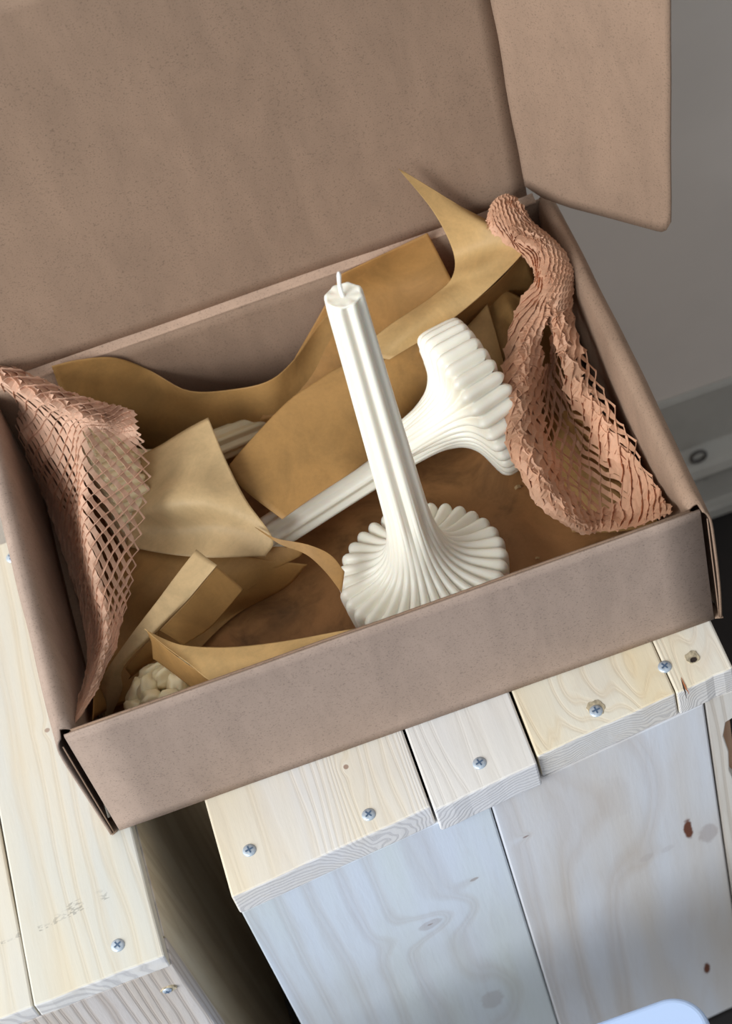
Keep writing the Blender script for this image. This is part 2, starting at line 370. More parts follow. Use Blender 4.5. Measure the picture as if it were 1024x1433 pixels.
LC = thing('wooden_crate', 'pale pine crate on the left with a worn grey ink stamp on top', 'crate', (-.12, .07, FLOOR_Z))
off = LC.location
la = at(0, 1152, 0); lb = at(46, 1405, 0)
mt1 = wood('left_crate_pine', (207, 206, 198), (206, 186, 152), 'y', 150, .28, [(at(66, 1022, 0).x - off.x, at(66, 1022, 0).y - off.y, -off.z, .0018, 1, 1.6, .6)], (222, 210, 184), .2, 21, (.04, -off.z - .07),
           stamp=((at(52, 1296, 0).x - off.x, at(52, 1296, 0).y - off.y), (at(150, 1248, 0).x - off.x, at(150, 1248, 0).y - off.y), .004))
mt2 = wood('left_crate_pine_pale', (209, 208, 202), (208, 190, 158), 'y', 150, .28, (), (222, 212, 190), .2, 26, (-.08, -off.z - .07),
           stamp=((at(0, 1318, 0).x - off.x, at(0, 1318, 0).y - off.y), (at(34, 1300, 0).x - off.x, at(34, 1300, 0).y - off.y), .003))
sxa = la.x + (la.x - lb.x) / (la.y - lb.y) * (.232 - la.y)
rough_board('plank', LC, [(lb.x + .0003, -.0873), (.0072, -.0852), (.0078, .232), (sxa + .0003, .232)], -.014, 0, mt1, 8, .0005)
rough_board('plank', LC, [(-.255, -.095), (lb.x - .0002, -.0873), (sxa - .0002, .232), (-.255, .232)], -.014, 0, mt2, 8, .0005)
ml = wood('left_crate_front', (214, 208, 206), (166, 150, 136), 'z', 190, .6, (), (200, 188, 176), .5, 31, (-.1, -.3))
v, f = prism([(-.25, -.0935), (.0085, -.0838), (.0085, -.066), (-.25, -.0755)], FLOOR_Z + .002, -.0145)
v = [(x + ((-.0145 - z) * .03 if x > 0 else 0), y, z) for x, y, z in v]
bevel(build('front_board', v, f, ml, LC), .001)
ml2 = wood('left_crate_side', (212, 200, 176), (170, 150, 120), 'z', 120, .4, (), (204, 188, 160), .2, 35, (-.2, -.05))
v, f = prism([(-.010, -.0655), (.0080, -.0655), (.0080, .225), (-.010, .225)], FLOOR_Z + .002, -.0145)
v = [(x + (-.0145 - z) * .03, y, z) for x, y, z in v]
bevel(build('side_board', v, f, ml2, LC), .001)
v, f = box(-.25, -.232, -.074, .225, FLOOR_Z + .002, -.0145); bevel(build('side_board', v, f, ml2, LC), .001)
v, f = box(-.231, -.011, .207, .225, FLOOR_Z + .002, -.0145); bevel(build('back_board', v, f, ml2, LC), .001)
screw(LC, at(165, 1323, 0), rot=.5); screw(LC, at(17, 780, 0), rot=.9)
disc('countersink', LC, at_y(236, 1384, -.0845), (-.03, -1, 0), .0042, .0030, M['hole'], .0006)
screw(LC, at_y(234, 1386, -.0850), (-.03, -1, 0), .0028, .3)

# ---------------------------------------------------------------- the cardboard box
BX = thing('cardboard_box', 'open brown cardboard mailer box standing across both crates, holding the candles', 'box', (BW / 2, BD / 2, 0.0006))
T = .0016
def panel(name, pts, mat, parent, t=T, seg=10, wob=.0004, sd=0):
    """a board quad (4 corners), gridded and very slightly wavy, with thickness"""
    a, b, c, d = [Vector(p) for p in pts]; vv = []; ff = []; n_ = (b - a).cross(d - a).normalized()
    for j in range(seg + 1):
        for i in range(seg + 1):
            u, w_ = i / seg, j / seg
            p = a.lerp(b, u).lerp(d.lerp(c, u), w_)
            vv.append(p + n_ * wob * 2 * noise.noise(p * 18 + Vector((sd, 0, 0))))
    for j in range(seg):
        for i in range(seg): k = j * (seg + 1) + i; ff.append((k, k + 1, k + seg + 2, k + seg + 1))
    o = build(name, vv, ff, mat, parent, True); solid(o, t, 0)
    return o
v, f = box(.001, BW - .001, .001, BD - .001, .0008, .0024); build('bottom_panel', v, f, M['kraft_lid'], BX)
# front wall: two layers meeting in a roll at the top
panel('front_panel', [(0.0, .0008, .0010), (BW + .001, .0008, .0010), (BW + .001, .0008, BH), (0.0, .0008, BH)], M['kraft_front'], BX, T, 14, .00018)
panel('inner_front_panel', [(.004, .0030, .003), (BW - .004, .0030, .003), (BW - .004, .0030, BH - .0006), (.004, .0030, BH - .0006)], M['kraft_lid'], BX, T, 10, .0003)
v, f = box(.003, BW - .003, .0012, .0030, BH - .0030, BH - .0012); build('core_edge', v, f, M['kraft_edge'], BX)
panel('back_panel', [(.004, BD - .0055, .003), (BW - .002, BD - .0055, .003), (BW - .002, BD - .0055, BH), (.004, BD - .0055, BH)], M['kraft_lid'], BX, T, 10)
# crease between back wall and lid: a narrow flat band, its lighter colour painting the light it catches
vv = []; ff = []; NX = 40
for i in range(NX + 1):
    x = -.002 + (BW - .004) * i / NX; wv = .0003 * noise.noise(Vector((x * 20, 0, 0)))
    vv += [(x, BD - .0062, BH - .0004), (x, BD - .0055, BH + .0005 + wv), (x, BD - .0008, BH + .0009 + wv), (x, BD, BH + .0020)]
for i in range(NX):
    for k in range(3): ff.append((4 * i + k, 4 * i + 4 + k, 4 * i + 5 + k, 4 * i + 1 + k))
solid(build('hinge_crease', vv, ff, M['kraft_crease_lit'], BX, True), .0014, 0)
# side walls: outer board, rolled top, inner board (hollow between)
def side_wall(sign):
    prof = [(-.0050, .0010), (-.0058, .030), (-.0064, .070), (-.0060, .095), (-.0042, .1045), (-.0012, .1085), (.0022, .1075), (.0042, .1035), (.0050, .090), (.0048, .050), (.0046, .0030)]
    pts = [Vector((a, 0, b)) for a, b in prof]; NP, NY = 34, 26; vv = []; ff = []
    for j in range(NY + 1):
        for i in range(NP + 1):
            q = cr(pts, i / NP); x = q.x
            ys_ = -.0008 if q.x < -.0015 else .0046; y = ys_ + (BD - .004 - ys_) * j / NY
            bul = .0016 * math.sin(math.pi * j / NY) * (1 if x < 0 else .4)
            x = x * (1 + .15 * noise.noise(Vector((y * 22, q.z * 14, sign * 3)))) - bul
            z = q.z + (.0010 * noise.noise(Vector((y * 30, 5, sign))) if q.z > .09 else 0)
            vv.append((x if sign < 0 else BW - x, y, z))
    for j in range(NY):
        for i in range(NP):
            k = j * (NP + 1) + i; ff.append((k, k + 1, k + NP + 2, k + NP + 1) if sign < 0 else (k, k + NP + 1, k + NP + 2, k + 1))
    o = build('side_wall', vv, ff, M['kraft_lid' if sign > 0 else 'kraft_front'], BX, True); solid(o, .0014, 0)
side_wall(-1); side_wall(1)
# folded ears of board that show inside the rolled ends at the front corners
for sx in (-1, 1):
    xs = (-.0012, -.0048) if sx < 0 else (BW + .0016, BW + .0062)
    em = xs[0] + (xs[1] - xs[0]) * .55
    panel('corner_ear', [(em, -.0004, .002), (em + .0012 * sx, .003, .002), (em + .0012 * sx, .003, BH - .012), (em, -.0004, BH - .008)], M['kraft_lid'], BX, .0007, 5, 0)
    panel('corner_tuck', [(xs[0], .0004, .0010), (xs[1], -.0012, .0010), (xs[1], .010, .0016), (xs[0], .010, .0016)], M['kraft_lid'], BX, .0009, 3, 0)
# lid
LA = math.radians(90.5); e = Vector((0, -math.cos(LA), math.sin(LA))); nI = Vector((0, -math.sin(LA), -math.cos(LA)))
o0 = Vector((-.004, BD, BH + .0012)); o1 = Vector((.3520, BD, BH + .0012)); LH = .262
vv = []; ff = []; NX, NY = 36, 28
def lid_edge(t):      # the right fold is a little uneven
    return .3505 + .0035 * t + .0008 * noise.noise(Vector((t * 9, 2, 2)))
for j in range(NY + 1):
    for i in range(NX + 1):
        t = j / NY; x = o0.x + (lid_edge(t) - o0.x) * i / NX
        p = Vector((x, 0, 0)) + Vector((0, o0.y, o0.z)) + e * LH * t
        p += nI * (.0012 * noise.noise(Vector((x * 9, t * 3, 7))) - .0045 * math.sin(math.pi * t) * .5)
        vv.append(p)
for j in range(NY):
    for i in range(NX): k = j * (NX + 1) + i; ff.append((k, k + 1, k + NX + 2, k + NX + 1))
lid = build('lid', vv, ff, M['kraft_lid'], BX, True); solid(lid, .0016, 0)
# right lid flap, folded forward about the lid's right edge
br = math.radians(46); fd = Vector((math.cos(br), 0, 0)) + nI * math.sin(br); base = Vector((.3505, BD, BH + .0012)); fn = fd.cross(e).normalized()
def flap_pt(px, py):
    d = ray(px, py); t = (base - CAM_C).dot(fn) / d.dot(fn); return CAM_C + d * t
outl = [flap_pt(*q) for q in ((728, 256), (760, 276), (800, 290), (860, 306), (910, 320), (925, 324), (934, 321), (938, 312), (938.5, 280), (938, 200), (938, 100), (938, 0), (938, -60))]
vv = []; ff = []; NX, NY = 14, 24
# grid between fold line (s along e) and the outer edge
rows = []
for j in range(NY + 1):
    t = j / NY
    if j == 0: a, b = outl[0], None
    fold = base + e * (.004 + (LH - .004) * t); fold.x = lid_edge(t)
    rows.append(fold)
def local(p): q = p - base; return q.dot(fd), q.dot(e)
lo = [local(p) for p in outl[:8]]; ro = [local(p) for p in outl[7:]]
def interp(tab, x, k):
    tab = sorted(tab, key=lambda q: q[k]); o_ = 1 - k
    if x <= tab[0][k]: return tab[0][o_]
    for a, b in zip(tab, tab[1:]):
        if x <= b[k]: return a[o_] + (b[o_] - a[o_]) * (x - a[k]) / max(1e-9, b[k] - a[k])
    a, b = tab[-2], tab[-1]; return b[o_] + (b[o_] - a[o_]) * (x - b[k]) / max(1e-9, b[k] - a[k])
NX, NY = 30, 30
wmax = lo[-1][0]
for i in range(NX + 1):
    u = (i / NX); d0 = u * wmax; eb = interp(lo, d0, 0)
    for j in range(NY + 1):
        t = j / NY; s = eb + (LH - eb) * t
        wd = interp(ro, s, 1) if s > ro[0][1] else wmax
        dd = u * wd
        x0 = lid_edge(max(s, 0) / LH) - base.x
        p = base + e * s + fd * dd + Vector((x0 * (1 - u), 0, 0)) - nI * (.0045 * .5 * math.sin(math.pi * min(max(s, 0) / LH, 1))) * (1 - u) * 1.0 + fn * .0008 * noise.noise(Vector((s * 20, dd * 20, 4)))
        vv.append(p)
for i in range(NX):
    for j in range(NY): k = i * (NY + 1) + j; ff.append((k, k + NY + 1, k + NY + 2, k + 1))
solid(build('lid_flap', vv, ff, M['kraft_lid'], BX, True), .0016, 0)

# ---------------------------------------------------------------- candles
def lobe(th, n_): return abs(math.sin(n_ * th / 2)) ** .62
PROF = [(.0005, .0), (.0002, .020), (.0, .038), (.0012, .0438), (.006, .0456), (.014, .0466), (.022, .0474), (.0264, .0468), (.0290, .0445), (.0300, .041), (.0310, .0365), (.0322, .032), (.0342, .0272),
        (.0375, .0230), (.0420, .0196), (.0480, .0171), (.056, .0154), (.066, .0143), (.08, .0136), (.12, .0128), (.18, .0118), (.22, .0112), (.238, .0110), (.2425, .0106), (.2440, .0094), (.2436, .006), (.2432, .0)]
def candle_mesh(scale=1.0):
    pts = [Vector((r * (1 + .07 * min(1, max(0, (r - .02) / .02))), 0, s)) for s, r in PROF]; NV = 120; NT_ = 288
    ring = [cr(pts, (i / NV)) for i in range(NV + 1)]; vv = []; ff = []
    for i, q in enumerate(ring):
        a = ring[max(i - 1, 0)]; b = ring[min(i + 1, NV)]; d = b - a; nn = Vector((d.z, 0, -d.x)); nn = nn.normalized() if nn.length > 1e-9 else Vector((0, 0, 1))
        s, r = q.z, max(q.x, 0)
        rib = .0054 * min(1, max(0, (r - .0165) / .022)) if s < .1 else 0
        if s < .002: rib *= min(1, r / .04)
        stem = .0022 * min(1, max(0, (s - .045) / .03)); stem *= 1 if r > .0085 else max(0, r / .0085) ** 2
        fine = .0004 * min(1, max(0, (s - .035) / .01)) * min(1, max(0, (.13 - s) / .07))
        for k in range(NT_):
            th = k / NT_ * 2 * math.pi
            d_ = -rib * (1 - lobe(th, 32)) - stem * 1.1 * abs(nn.x) * (.5 + .5 * math.cos(8 * th)) ** 1.2 - fine * (1 - lobe(th, 32))
            rr = max(r + nn.x * d_, 0.00005); vv.append(((rr) * math.cos(th) * scale, rr * math.sin(th) * scale, (s + nn.z * d_) * scale))
    for i in range(NV):
        for k in range(NT_):
            a = i * NT_ + k; b = i * NT_ + (k + 1) % NT_; ff.append((a, b, b + NT_, a + NT_))
    me = bpy.data.meshes.new('wax_body'); me.from_pydata(vv, [], ff); me.update()
    for p in me.polygons: p.use_smooth = True
    me.materials.append(M['wax' if scale == 1 else 'wax_cream']); return me
CM = candle_mesh(); CM2 = candle_mesh(.8)
def tube(name, pts, rad, mat, parent=None, N=10, local=True):
    vv = []; ff = []; n_ = len(pts); P_ = [Vector(p) for p in pts]
    for i, p in enumerate(P_):
        d = (P_[min(i + 1, n_ - 1)] - P_[max(i - 1, 0)]).normalized(); a = d.orthogonal().normalized(); b = d.cross(a); r = rad[i] if isinstance(rad, (list, tuple)) else rad
        for k in range(N): th = k / N * 6.2832; vv.append(p + (a * math.cos(th) + b * math.sin(th)) * r)
    for i in range(n_ - 1):
        for k in range(N): ff.append((i * N + k, i * N + (k + 1) % N, (i + 1) * N + (k + 1) % N, (i + 1) * N + k))
    ff += [tuple(range(N - 1, -1, -1)), tuple(range((n_ - 1) * N, n_ * N))]
    me = bpy.data.meshes.new(name); me.from_pydata([tuple(p) for p in vv], [], ff); me.update()
    for p in me.polygons: p.use_smooth = True
    me.materials.append(mat); o = bpy.data.objects.new(name, me); COL.objects.link(o); o.parent = parent; return o
def candle(label, base, tip_dir, spin=0.0, mesh=None, group='fluted pedestal candles in the box'):
    t = thing('fluted_candle', label, 'candle', base, group)
    q = Vector(tip_dir).normalized().to_track_quat('Z', 'Y'); t.rotation_euler = (q @ Euler((0, 0, spin)).to_quaternion()).to_euler()
    o = bpy.data.objects.new('wax_body', mesh or CM); COL.objects.link(o); o.parent = t
    if not mesh: tag(tube('wick', [(0, 0, .241), (0.0006, -.0004, .246), (.0004, -.0012, .251), (-.0006, -.0016, .256), (-.0008, -.0012, .2585)], [.0013, .0012, .0011, .00125, .0006], M['wick'], t), 'short white wax-dipped wick')
    return t
b1 = at(592, 802, .031); b1.z = .0068
top1 = at(480, 412, b1.z + .243)
candle('tall ivory fluted candle standing upright on its broad ribbed foot', b1, (top1.x - b1.x, top1.y - b1.y, .243), .06)
c2 = Vector((.2965, .1745, .0555)); dir2 = Vector((-1, -.20, -.150))
candle('ivory fluted candle lying on its side behind the standing one, ribbed foot towards the right', c2, dir2, .1)
h3 = at(140, 690, .048); t3 = at(540, 528, .020)
candle('ivory fluted candle lying half hidden under the papers, ribbed foot under the left honeycomb net', h3, t3 - h3, .05, CM2)

# ruffled flower candle in the front left corner
fc = at(232, 975, .045); fc.z = .008
FL = thing('flower_candle', 'small cream candle shaped like a ruffled flower, in the front left corner of the box', 'candle', fc)
def petal(ang, el, dist, sz):
    bm = bmesh.new(); bmesh.ops.create_icosphere(bm, subdivisions=3, radius=1)
    sd = random.uniform(0, 50)
    for v_ in bm.verts:
        c = v_.co; k = 1 + .22 * noise.noise(c * 1.8 + Vector((sd, 0, 0))) + .08 * math.sin(5 * math.atan2(c.y, c.x) + sd)
        v_.co = Vector((c.x * .95 * k, c.y * .60 * k, c.z * .75 * k)) * sz
    for f_ in bm.faces: f_.smooth = True
    me = bpy.data.meshes.new('petal'); bm.to_mesh(me); bm.free(); o = link_mesh('petal', me, M['wax_cream'], FL)
    o.location = (dist * math.cos(ang) * math.cos(el), dist * math.sin(ang) * math.cos(el), .020 + dist * math.sin(el)); o.rotation_euler = (random.uniform(-.5, .5), el, ang + 1.57 + random.uniform(-.4, .4))
for k in range(9): petal(k * .70, .05, .0180, .0105)
for k in range(8): petal(k * .785 + .3, .65, .0190, .0100)
for k in range(5): petal(k * 1.257 + .1, 1.15, .0185, .0090)
v = []; bm = bmesh.new(); bmesh.ops.create_uvsphere(bm, u_segments=20, v_segments=14, radius=.0165)
for v_ in bm.verts: v_.co.z = v_.co.z + .0165
FL.scale = (1.12, 1.12, 1.15)
me = bpy.data.meshes.new('heart'); bm.to_mesh(me); bm.free(); link_mesh('heart', me, M['wax_cream'], FL, True)

# ---------------------------------------------------------------- papers
def sheet(name, label, rows, mat, wr=.0012, sc=22, sd=0, N=44, t=.00025, thick=True, raw=False, jag=0.0):
    R_ = rows if raw else [[inbox(*p) for p in r] for r in rows]
    S = Surf(R_); vv = []; ff = []
    grid = [[S(i / N, j / N) for i in range(N + 1)] for j in range(N + 1)]
    for j in range(N + 1):
        for i in range(N + 1):
            p = grid[j][i]; a = grid[j][min(i + 1, N)] - grid[j][max(i - 1, 0)]; b = grid[min(j + 1, N)][i] - grid[max(j - 1, 0)][i]
            n_ = a.cross(b); n_ = n_.normalized() if n_.length > 1e-12 else Vector((0, 0, 1))
            ns = noise.noise(p * sc + Vector((sd, sd * .3, 0))); fold = 1 - 2 * abs(noise.noise(p * sc * .8 + Vector((sd * 2, 1, 4))))
            q = p + n_ * (wr * ns + wr * .5 * (fold - .5))
            if jag and (i in (0, N) or j in (0, N)): q = q + (a + b).normalized() * random.uniform(-jag, jag)
            if not raw:
                q.y = min(max(q.y, .0055), BD - .0075); q.z = max(q.z, .0052)
                if q.z < BH: q.x = min(max(q.x, .0075), BW - .0075)
            vv.append(q)
    for j in range(N):
        for i in range(N): k = j * (N + 1) + i; ff.append((k, k + 1, k + N + 2, k + N + 1))
    cen = sum((vv[k] for k in range(0, len(vv), 97)), Vector()) / len(range(0, len(vv), 97)); zmin = min(q.z for q in vv); loc = Vector((cen.x, cen.y, zmin))
    me = bpy.data.meshes.new(name); me.from_pydata([tuple(q - loc) for q in vv], [], ff); me.update()
    o = link_mesh(name, me, mat, None, True); o.location = loc; solid(o, t, 0); tag(o, label, 'paper'); return o

xs = [.010, .09, .18, .27, .350]; ys = [.008, .07, .13, .19, .252]
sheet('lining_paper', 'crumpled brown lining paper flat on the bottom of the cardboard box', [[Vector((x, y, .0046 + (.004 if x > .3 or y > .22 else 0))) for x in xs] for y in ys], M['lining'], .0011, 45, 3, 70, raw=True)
sheet('wax_paper_sheet', 'tan wax paper along the back wall with a scalloped curving upper edge',
      [[(72, 512, .085), (110, 502, .085), (160, 499, .085), (210, 518, .08), (262, 546, .075), (322, 546, .07), (375, 534, .072), (410, 505, .075), (445, 455, .08), (470, 425, .08)],
       [(90, 560, .05), (130, 560, .05), (160, 565, .05), (220, 580, .05), (280, 585, .045), (340, 585, .045), (380, 575, .05), (410, 560, .05), (450, 530, .055), (500, 500, .06)],
       [(130, 640, .01), (160, 640, .01), (190, 640, .012), (240, 650, .012), (300, 650, .012), (360, 640, .012), (400, 630, .015), (430, 615, .015), (470, 600, .02), (520, 580, .03)]], M['wax_paper'], .0012, 16, 1, jag=.0002)
sheet('wax_paper_sheet', 'flat translucent tan paper behind the standing candle, its square corner against the back wall',
      [[(478, 384, .10), (520, 364, .10), (560, 345, .10), (598, 326, .10)],
       [(452, 432, .085), (500, 415, .085), (560, 398, .085), (630, 388, .085)],
       [(410, 505, .066), (470, 495, .066), (560, 470, .066), (655, 440, .066)],
       [(362, 590, .045), (440, 575, .045), (530, 560, .045), (620, 500, .045)]], M['wax_paper_thin'], .0007, 14, 5)
sheet('wax_paper_sheet', 'curled tan paper with a sharp horn-like tip rising before the lid',
      [[(557, 236, .10), (560, 238, .10), (563, 239, .10)],
       [(606, 296, .10), (632, 288, .108), (672, 304, .112)],
       [(634, 352, .10), (675, 340, .104), (722, 326, .112)],
       [(633, 388, .095), (668, 378, .10), (738, 345, .105)],
       [(604, 416, .090), (640, 404, .096), (690, 398, .098)],
       [(545, 455, .088), (580, 458, .092), (620, 456, .086)],
       [(500, 492, .080), (522, 500, .084), (545, 503, .084)]], M['wax_paper_yellow'], .0006, 14, 9)
sheet('wax_paper_sheet', 'large tan paper sheet draped between the standing candle and the lying candle',
      [[(318, 655, .062), (343, 625, .066), (400, 564, .074), (440, 535, .078), (482, 510, .080), (535, 505, .082), (600, 466, .083), (660, 422, .085), (700, 388, .092), (737, 347, .100)],
       [(340, 684, .062), (385, 650, .064), (430, 610, .067), (470, 585, .068), (520, 565, .066), (570, 540, .060), (630, 490, .058), (680, 450, .058), (715, 420, .062), (748, 385, .075)],
       [(395, 727, .058), (430, 702, .059), (465, 679, .060), (500, 656, .060), (540, 625, .050), (590, 590, .030), (650, 540, .020), (700, 500, .02), (740, 470, .02), (780, 440, .02)]], M['wax_paper'], .0016, 15, 12)
sheet('wax_paper_sheet', 'small pale folded paper corner between the lying candle foot and the right net',
      [[(652, 458, .075), (668, 441, .075), (682, 425, .075)],
       [(676, 492, .068), (686, 484, .068), (695, 470, .068)],
       [(698, 528, .060), (703, 522, .060), (707, 516, .060)]], M['wax_paper_yellow'], .0002, 20, 14, 16)
sheet('wax_paper_sheet', 'rounded shaded tan paper bulging behind the right honeycomb net',
      [[(681, 424, .070), (690, 412, .072), (705, 405, .074), (728, 416, .07), (760, 440, .06)],
       [(692, 462, .066), (705, 455, .068), (722, 455, .07), (745, 470, .06), (790, 500, .04)],
       [(706, 515, .055), (715, 520, .055), (730, 530, .05), (760, 550, .04), (815, 580, .03)],
       [(725, 570, .025), (750, 590, .025), (780, 610, .02), (810, 630, .02), (860, 650, .02)]], M['wax_paper'], .0012, 20, 17)
sheet('wax_paper_sheet', 'tan paper lying inside the right honeycomb net near the front right corner',
      [[(745, 590, .03), (790, 575, .04), (830, 575, .05), (862, 590, .06)],
       [(770, 640, .018), (815, 635, .028), (860, 630, .04), (895, 645, .05)],
       [(790, 700, .010), (835, 700, .018), (885, 690, .03), (925, 700, .04)],
       [(800, 745, .008), (850, 745, .010), (900, 740, .02), (940, 735, .03)]], M['wax_paper'], .0018, 26, 19)
sheet('wax_paper_sheet', 'tan under-sheet spread down to the front left corner below the other papers',
      [[(195, 720, .046), (260, 745, .046), (330, 775, .042), (385, 785, .036), (430, 790, .026)],
       [(160, 800, .040), (220, 815, .042), (280, 820, .036), (335, 828, .026), (400, 820, .012)],
       [(140, 900, .030), (180, 900, .022), (230, 890, .016), (280, 880, .012), (330, 860, .008)],
       [(112, 1015, .060), (135, 1003, .040), (160, 990, .020), (200, 975, .008), (240, 950, .008)]], M['wax_paper'], .0022, 18, 23)
sheet('wax_paper_sheet', 'pale tan paper panel with a square corner, lying right of the left honeycomb net',
      [[(196, 636, .066), (225, 622, .070), (258, 603, .074), (292, 585, .078)],
       [(196, 672, .064), (235, 662, .070), (275, 650, .074), (318, 648, .074)],
       [(186, 715, .060), (235, 704, .072), (285, 700, .074), (346, 702, .068)],
       [(180, 735, .052), (240, 742, .054), (305, 738, .056), (382, 753, .056)],
       [(176, 765, .045), (235, 775, .050), (300, 780, .050), (372, 778, .046)]], M['wax_paper_light'], .0016, 17, 27)
sheet('wax_paper_sheet', 'twisted paper tail reaching from the pale panel to the standing candle foot',
      [[(356, 738, .062), (385, 753, .062), (430, 762, .060), (462, 776, .055), (482, 800, .050)],
       [(364, 744, .061), (392, 762, .060), (428, 776, .056), (455, 800, .050), (478, 830, .046)]], M['wax_paper'], .0004, 20, 31, 24)
sheet('wax_paper_sheet', 'tan paper wedge running under the end of the lying candle',
      [[(300, 770, .040), (340, 775, .040), (385, 765, .042), (425, 770, .040)],
       [(310, 800, .034), (345, 808, .032), (385, 790, .034), (420, 778, .036)],
       [(322, 822, .028), (345, 826, .026), (380, 800, .030), (410, 782, .034)]], M['wax_paper'], .0006, 20, 33, 24)
sheet('wax_paper_sheet', 'narrow pale paper strip folded over, standing in the front left of the box',
      [[(275, 769, .078), (289, 780, .078), (304, 791, .078)],
       [(246, 806, .074), (266, 812, .074), (286, 812, .074)],
       [(220, 841, .070), (244, 848, .070), (262, 840, .070)],
       [(184, 888, .062), (202, 894, .062), (222, 881, .062)],
       [(148, 940, .050), (160, 940, .050), (173, 933, .050)],
       [(138, 975, .034), (152, 978, .034), (171, 965, .034)],
       [(132, 1010, .020), (142, 1010, .020), (156, 1002, .020)]], M['wax_paper_light'], .0005, 20, 37, 30)
sheet('wax_paper_sheet', 'shaded tan paper flap folded back beside the narrow pale strip',
      [[(303, 792, .077), (286, 813, .073), (262, 841, .069), (223, 882, .061)],
       [(322, 808, .066), (303, 835, .060), (280, 862, .056), (240, 892, .054)],
       [(341, 825, .055), (318, 852, .050), (292, 880, .046), (256, 903, .045)]], M['wax_paper'], .0004, 20, 41, 24)
sheet('wax_paper_sheet', 'tan paper web hanging between the pale strip and the flower candle',
      [[(222, 884, .058), (200, 905, .055), (175, 935, .048)],
       [(222, 905, .050), (205, 920, .046), (182, 945, .040)],
       [(222, 922, .040), (206, 930, .036), (180, 950, .030)]], M['wax_paper'], .0003, 20, 43, 14)
sheet('wax_paper_sheet', 'curled yellowish paper along the front wall with a pointed left tip',
      [[(202, 880, .088), (226, 893, .088), (256, 903, .090), (300, 906, .092), (345, 904, .094), (414, 895, .096), (500, 879, .098)],
       [(203, 881, .088), (228, 900, .090), (258, 915, .092), (300, 925, .095), (350, 925, .097), (414, 912, .099), (500, 890, .100)],
       [(204, 882, .088), (230, 904, .092), (262, 927, .095), (305, 957, .098), (360, 938, .10), (420, 920, .102), (505, 900, .102)]], M['wax_paper_yellow'], .0003, 20, 47, 30)
sheet('wax_paper_sheet', 'shaded tan paper under-fold hanging over the flower candle',
      [[(206, 884, .086), (230, 905, .088), (262, 929, .088), (306, 958, .090)],
       [(212, 900, .078), (228, 915, .078), (256, 940, .078), (294, 965, .080)],
       [(214, 922, .068), (226, 930, .068), (250, 948, .068), (280, 972, .070)]], M['wax_paper'], .0003, 20, 49, 20)

# ---------------------------------------------------------------- honeycomb nets
def net(label, rows, NU, NV, width, hole=None, crumple=.0015, sd=0, tilt=.8, t=.0002, mat='net'):
    S = Surf([[at(*p) for p in r] for r in rows]); vv = []; ff = []
    cache = {}
    def P_(u, v_):
        u = min(max(u, 0), 1); v_ = min(max(v_, 0), 1); key = (round(u, 4), round(v_, 4))
        if key not in cache:
            p = S(u, v_)
            q = p * 60 + Vector((sd, 0, 0)); p = p + Vector((noise.noise(q), noise.noise(q + Vector((9, 0, 0))), noise.noise(q + Vector((0, 9, 0))))) * crumple
            cache[key] = p
        return cache[key]
    def frame(u, v_):
        h = .012; a = P_(u + h, v_) - P_(u - h, v_); b = P_(u, v_ + h) - P_(u, v_ - h); n_ = a.cross(b)
        n_ = n_.normalized() if n_.length > 1e-12 else Vector((0, 0, 1)); return n_
    def ribbon(u0, v0, u1, v1, kind):
        wd = width((u0 + u1) / 2, (v0 + v1) / 2)
        base = len(vv); K = 3
        for k in range(K + 1):
            s = k / K; u = u0 + (u1 - u0) * s; v_ = v0 + (v1 - v0) * s; p = P_(u, v_); n_ = frame(u, v_)
            d = (P_(u1, v1) - P_(u0, v0)); d = d.normalized() if d.length > 1e-9 else Vector((1, 0, 0))
            sdv = n_.cross(d).normalized(); ang = tilt * (1.35 if kind else -.2) + .35 * noise.noise(p * 150)
            dirv = sdv * math.cos(ang) + n_ * math.sin(ang)
            ww = wd * (1.25 if kind == 0 else .8) * (1.15 if k in (0, K) else .9)
            if min(u, 1 - u) < .04 or min(v_, 1 - v_) < .012: ww *= .35
            vv.extend([p - dirv * ww, p + dirv * ww])
        for k in range(K): a = base + 2 * k; ff.append((a, a + 1, a + 3, a + 2))
    for j in range(NV):
        for i in range(NU + 1):
            u0 = (i + (.5 if j % 2 else 0)) / (NU + .5); v0 = j / NV; v1 = (j + 1) / NV
            for kind, du in ((0, .5), (1, -.5)):
                u1 = u0 + du / (NU + .5)
                if u0 > 1.001 or u1 < -.001 or u1 > 1.001: continue
                if hole and hole((u0 + u1) / 2, (v0 + v1) / 2): continue
                ribbon(u0, v0, u1, v1, kind)
    cen = Vector((sum(q.x for q in vv) / len(vv), sum(q.y for q in vv) / len(vv), min(q.z for q in vv)))
    me = bpy.data.meshes.new('honeycomb_net'); me.from_pydata([tuple(q - cen) for q in vv], [], ff); me.update()
    o = link_mesh('honeycomb_net', me, M[mat]); o.location = cen; solid(o, t, 0); tag(o, label, 'paper net'); return o

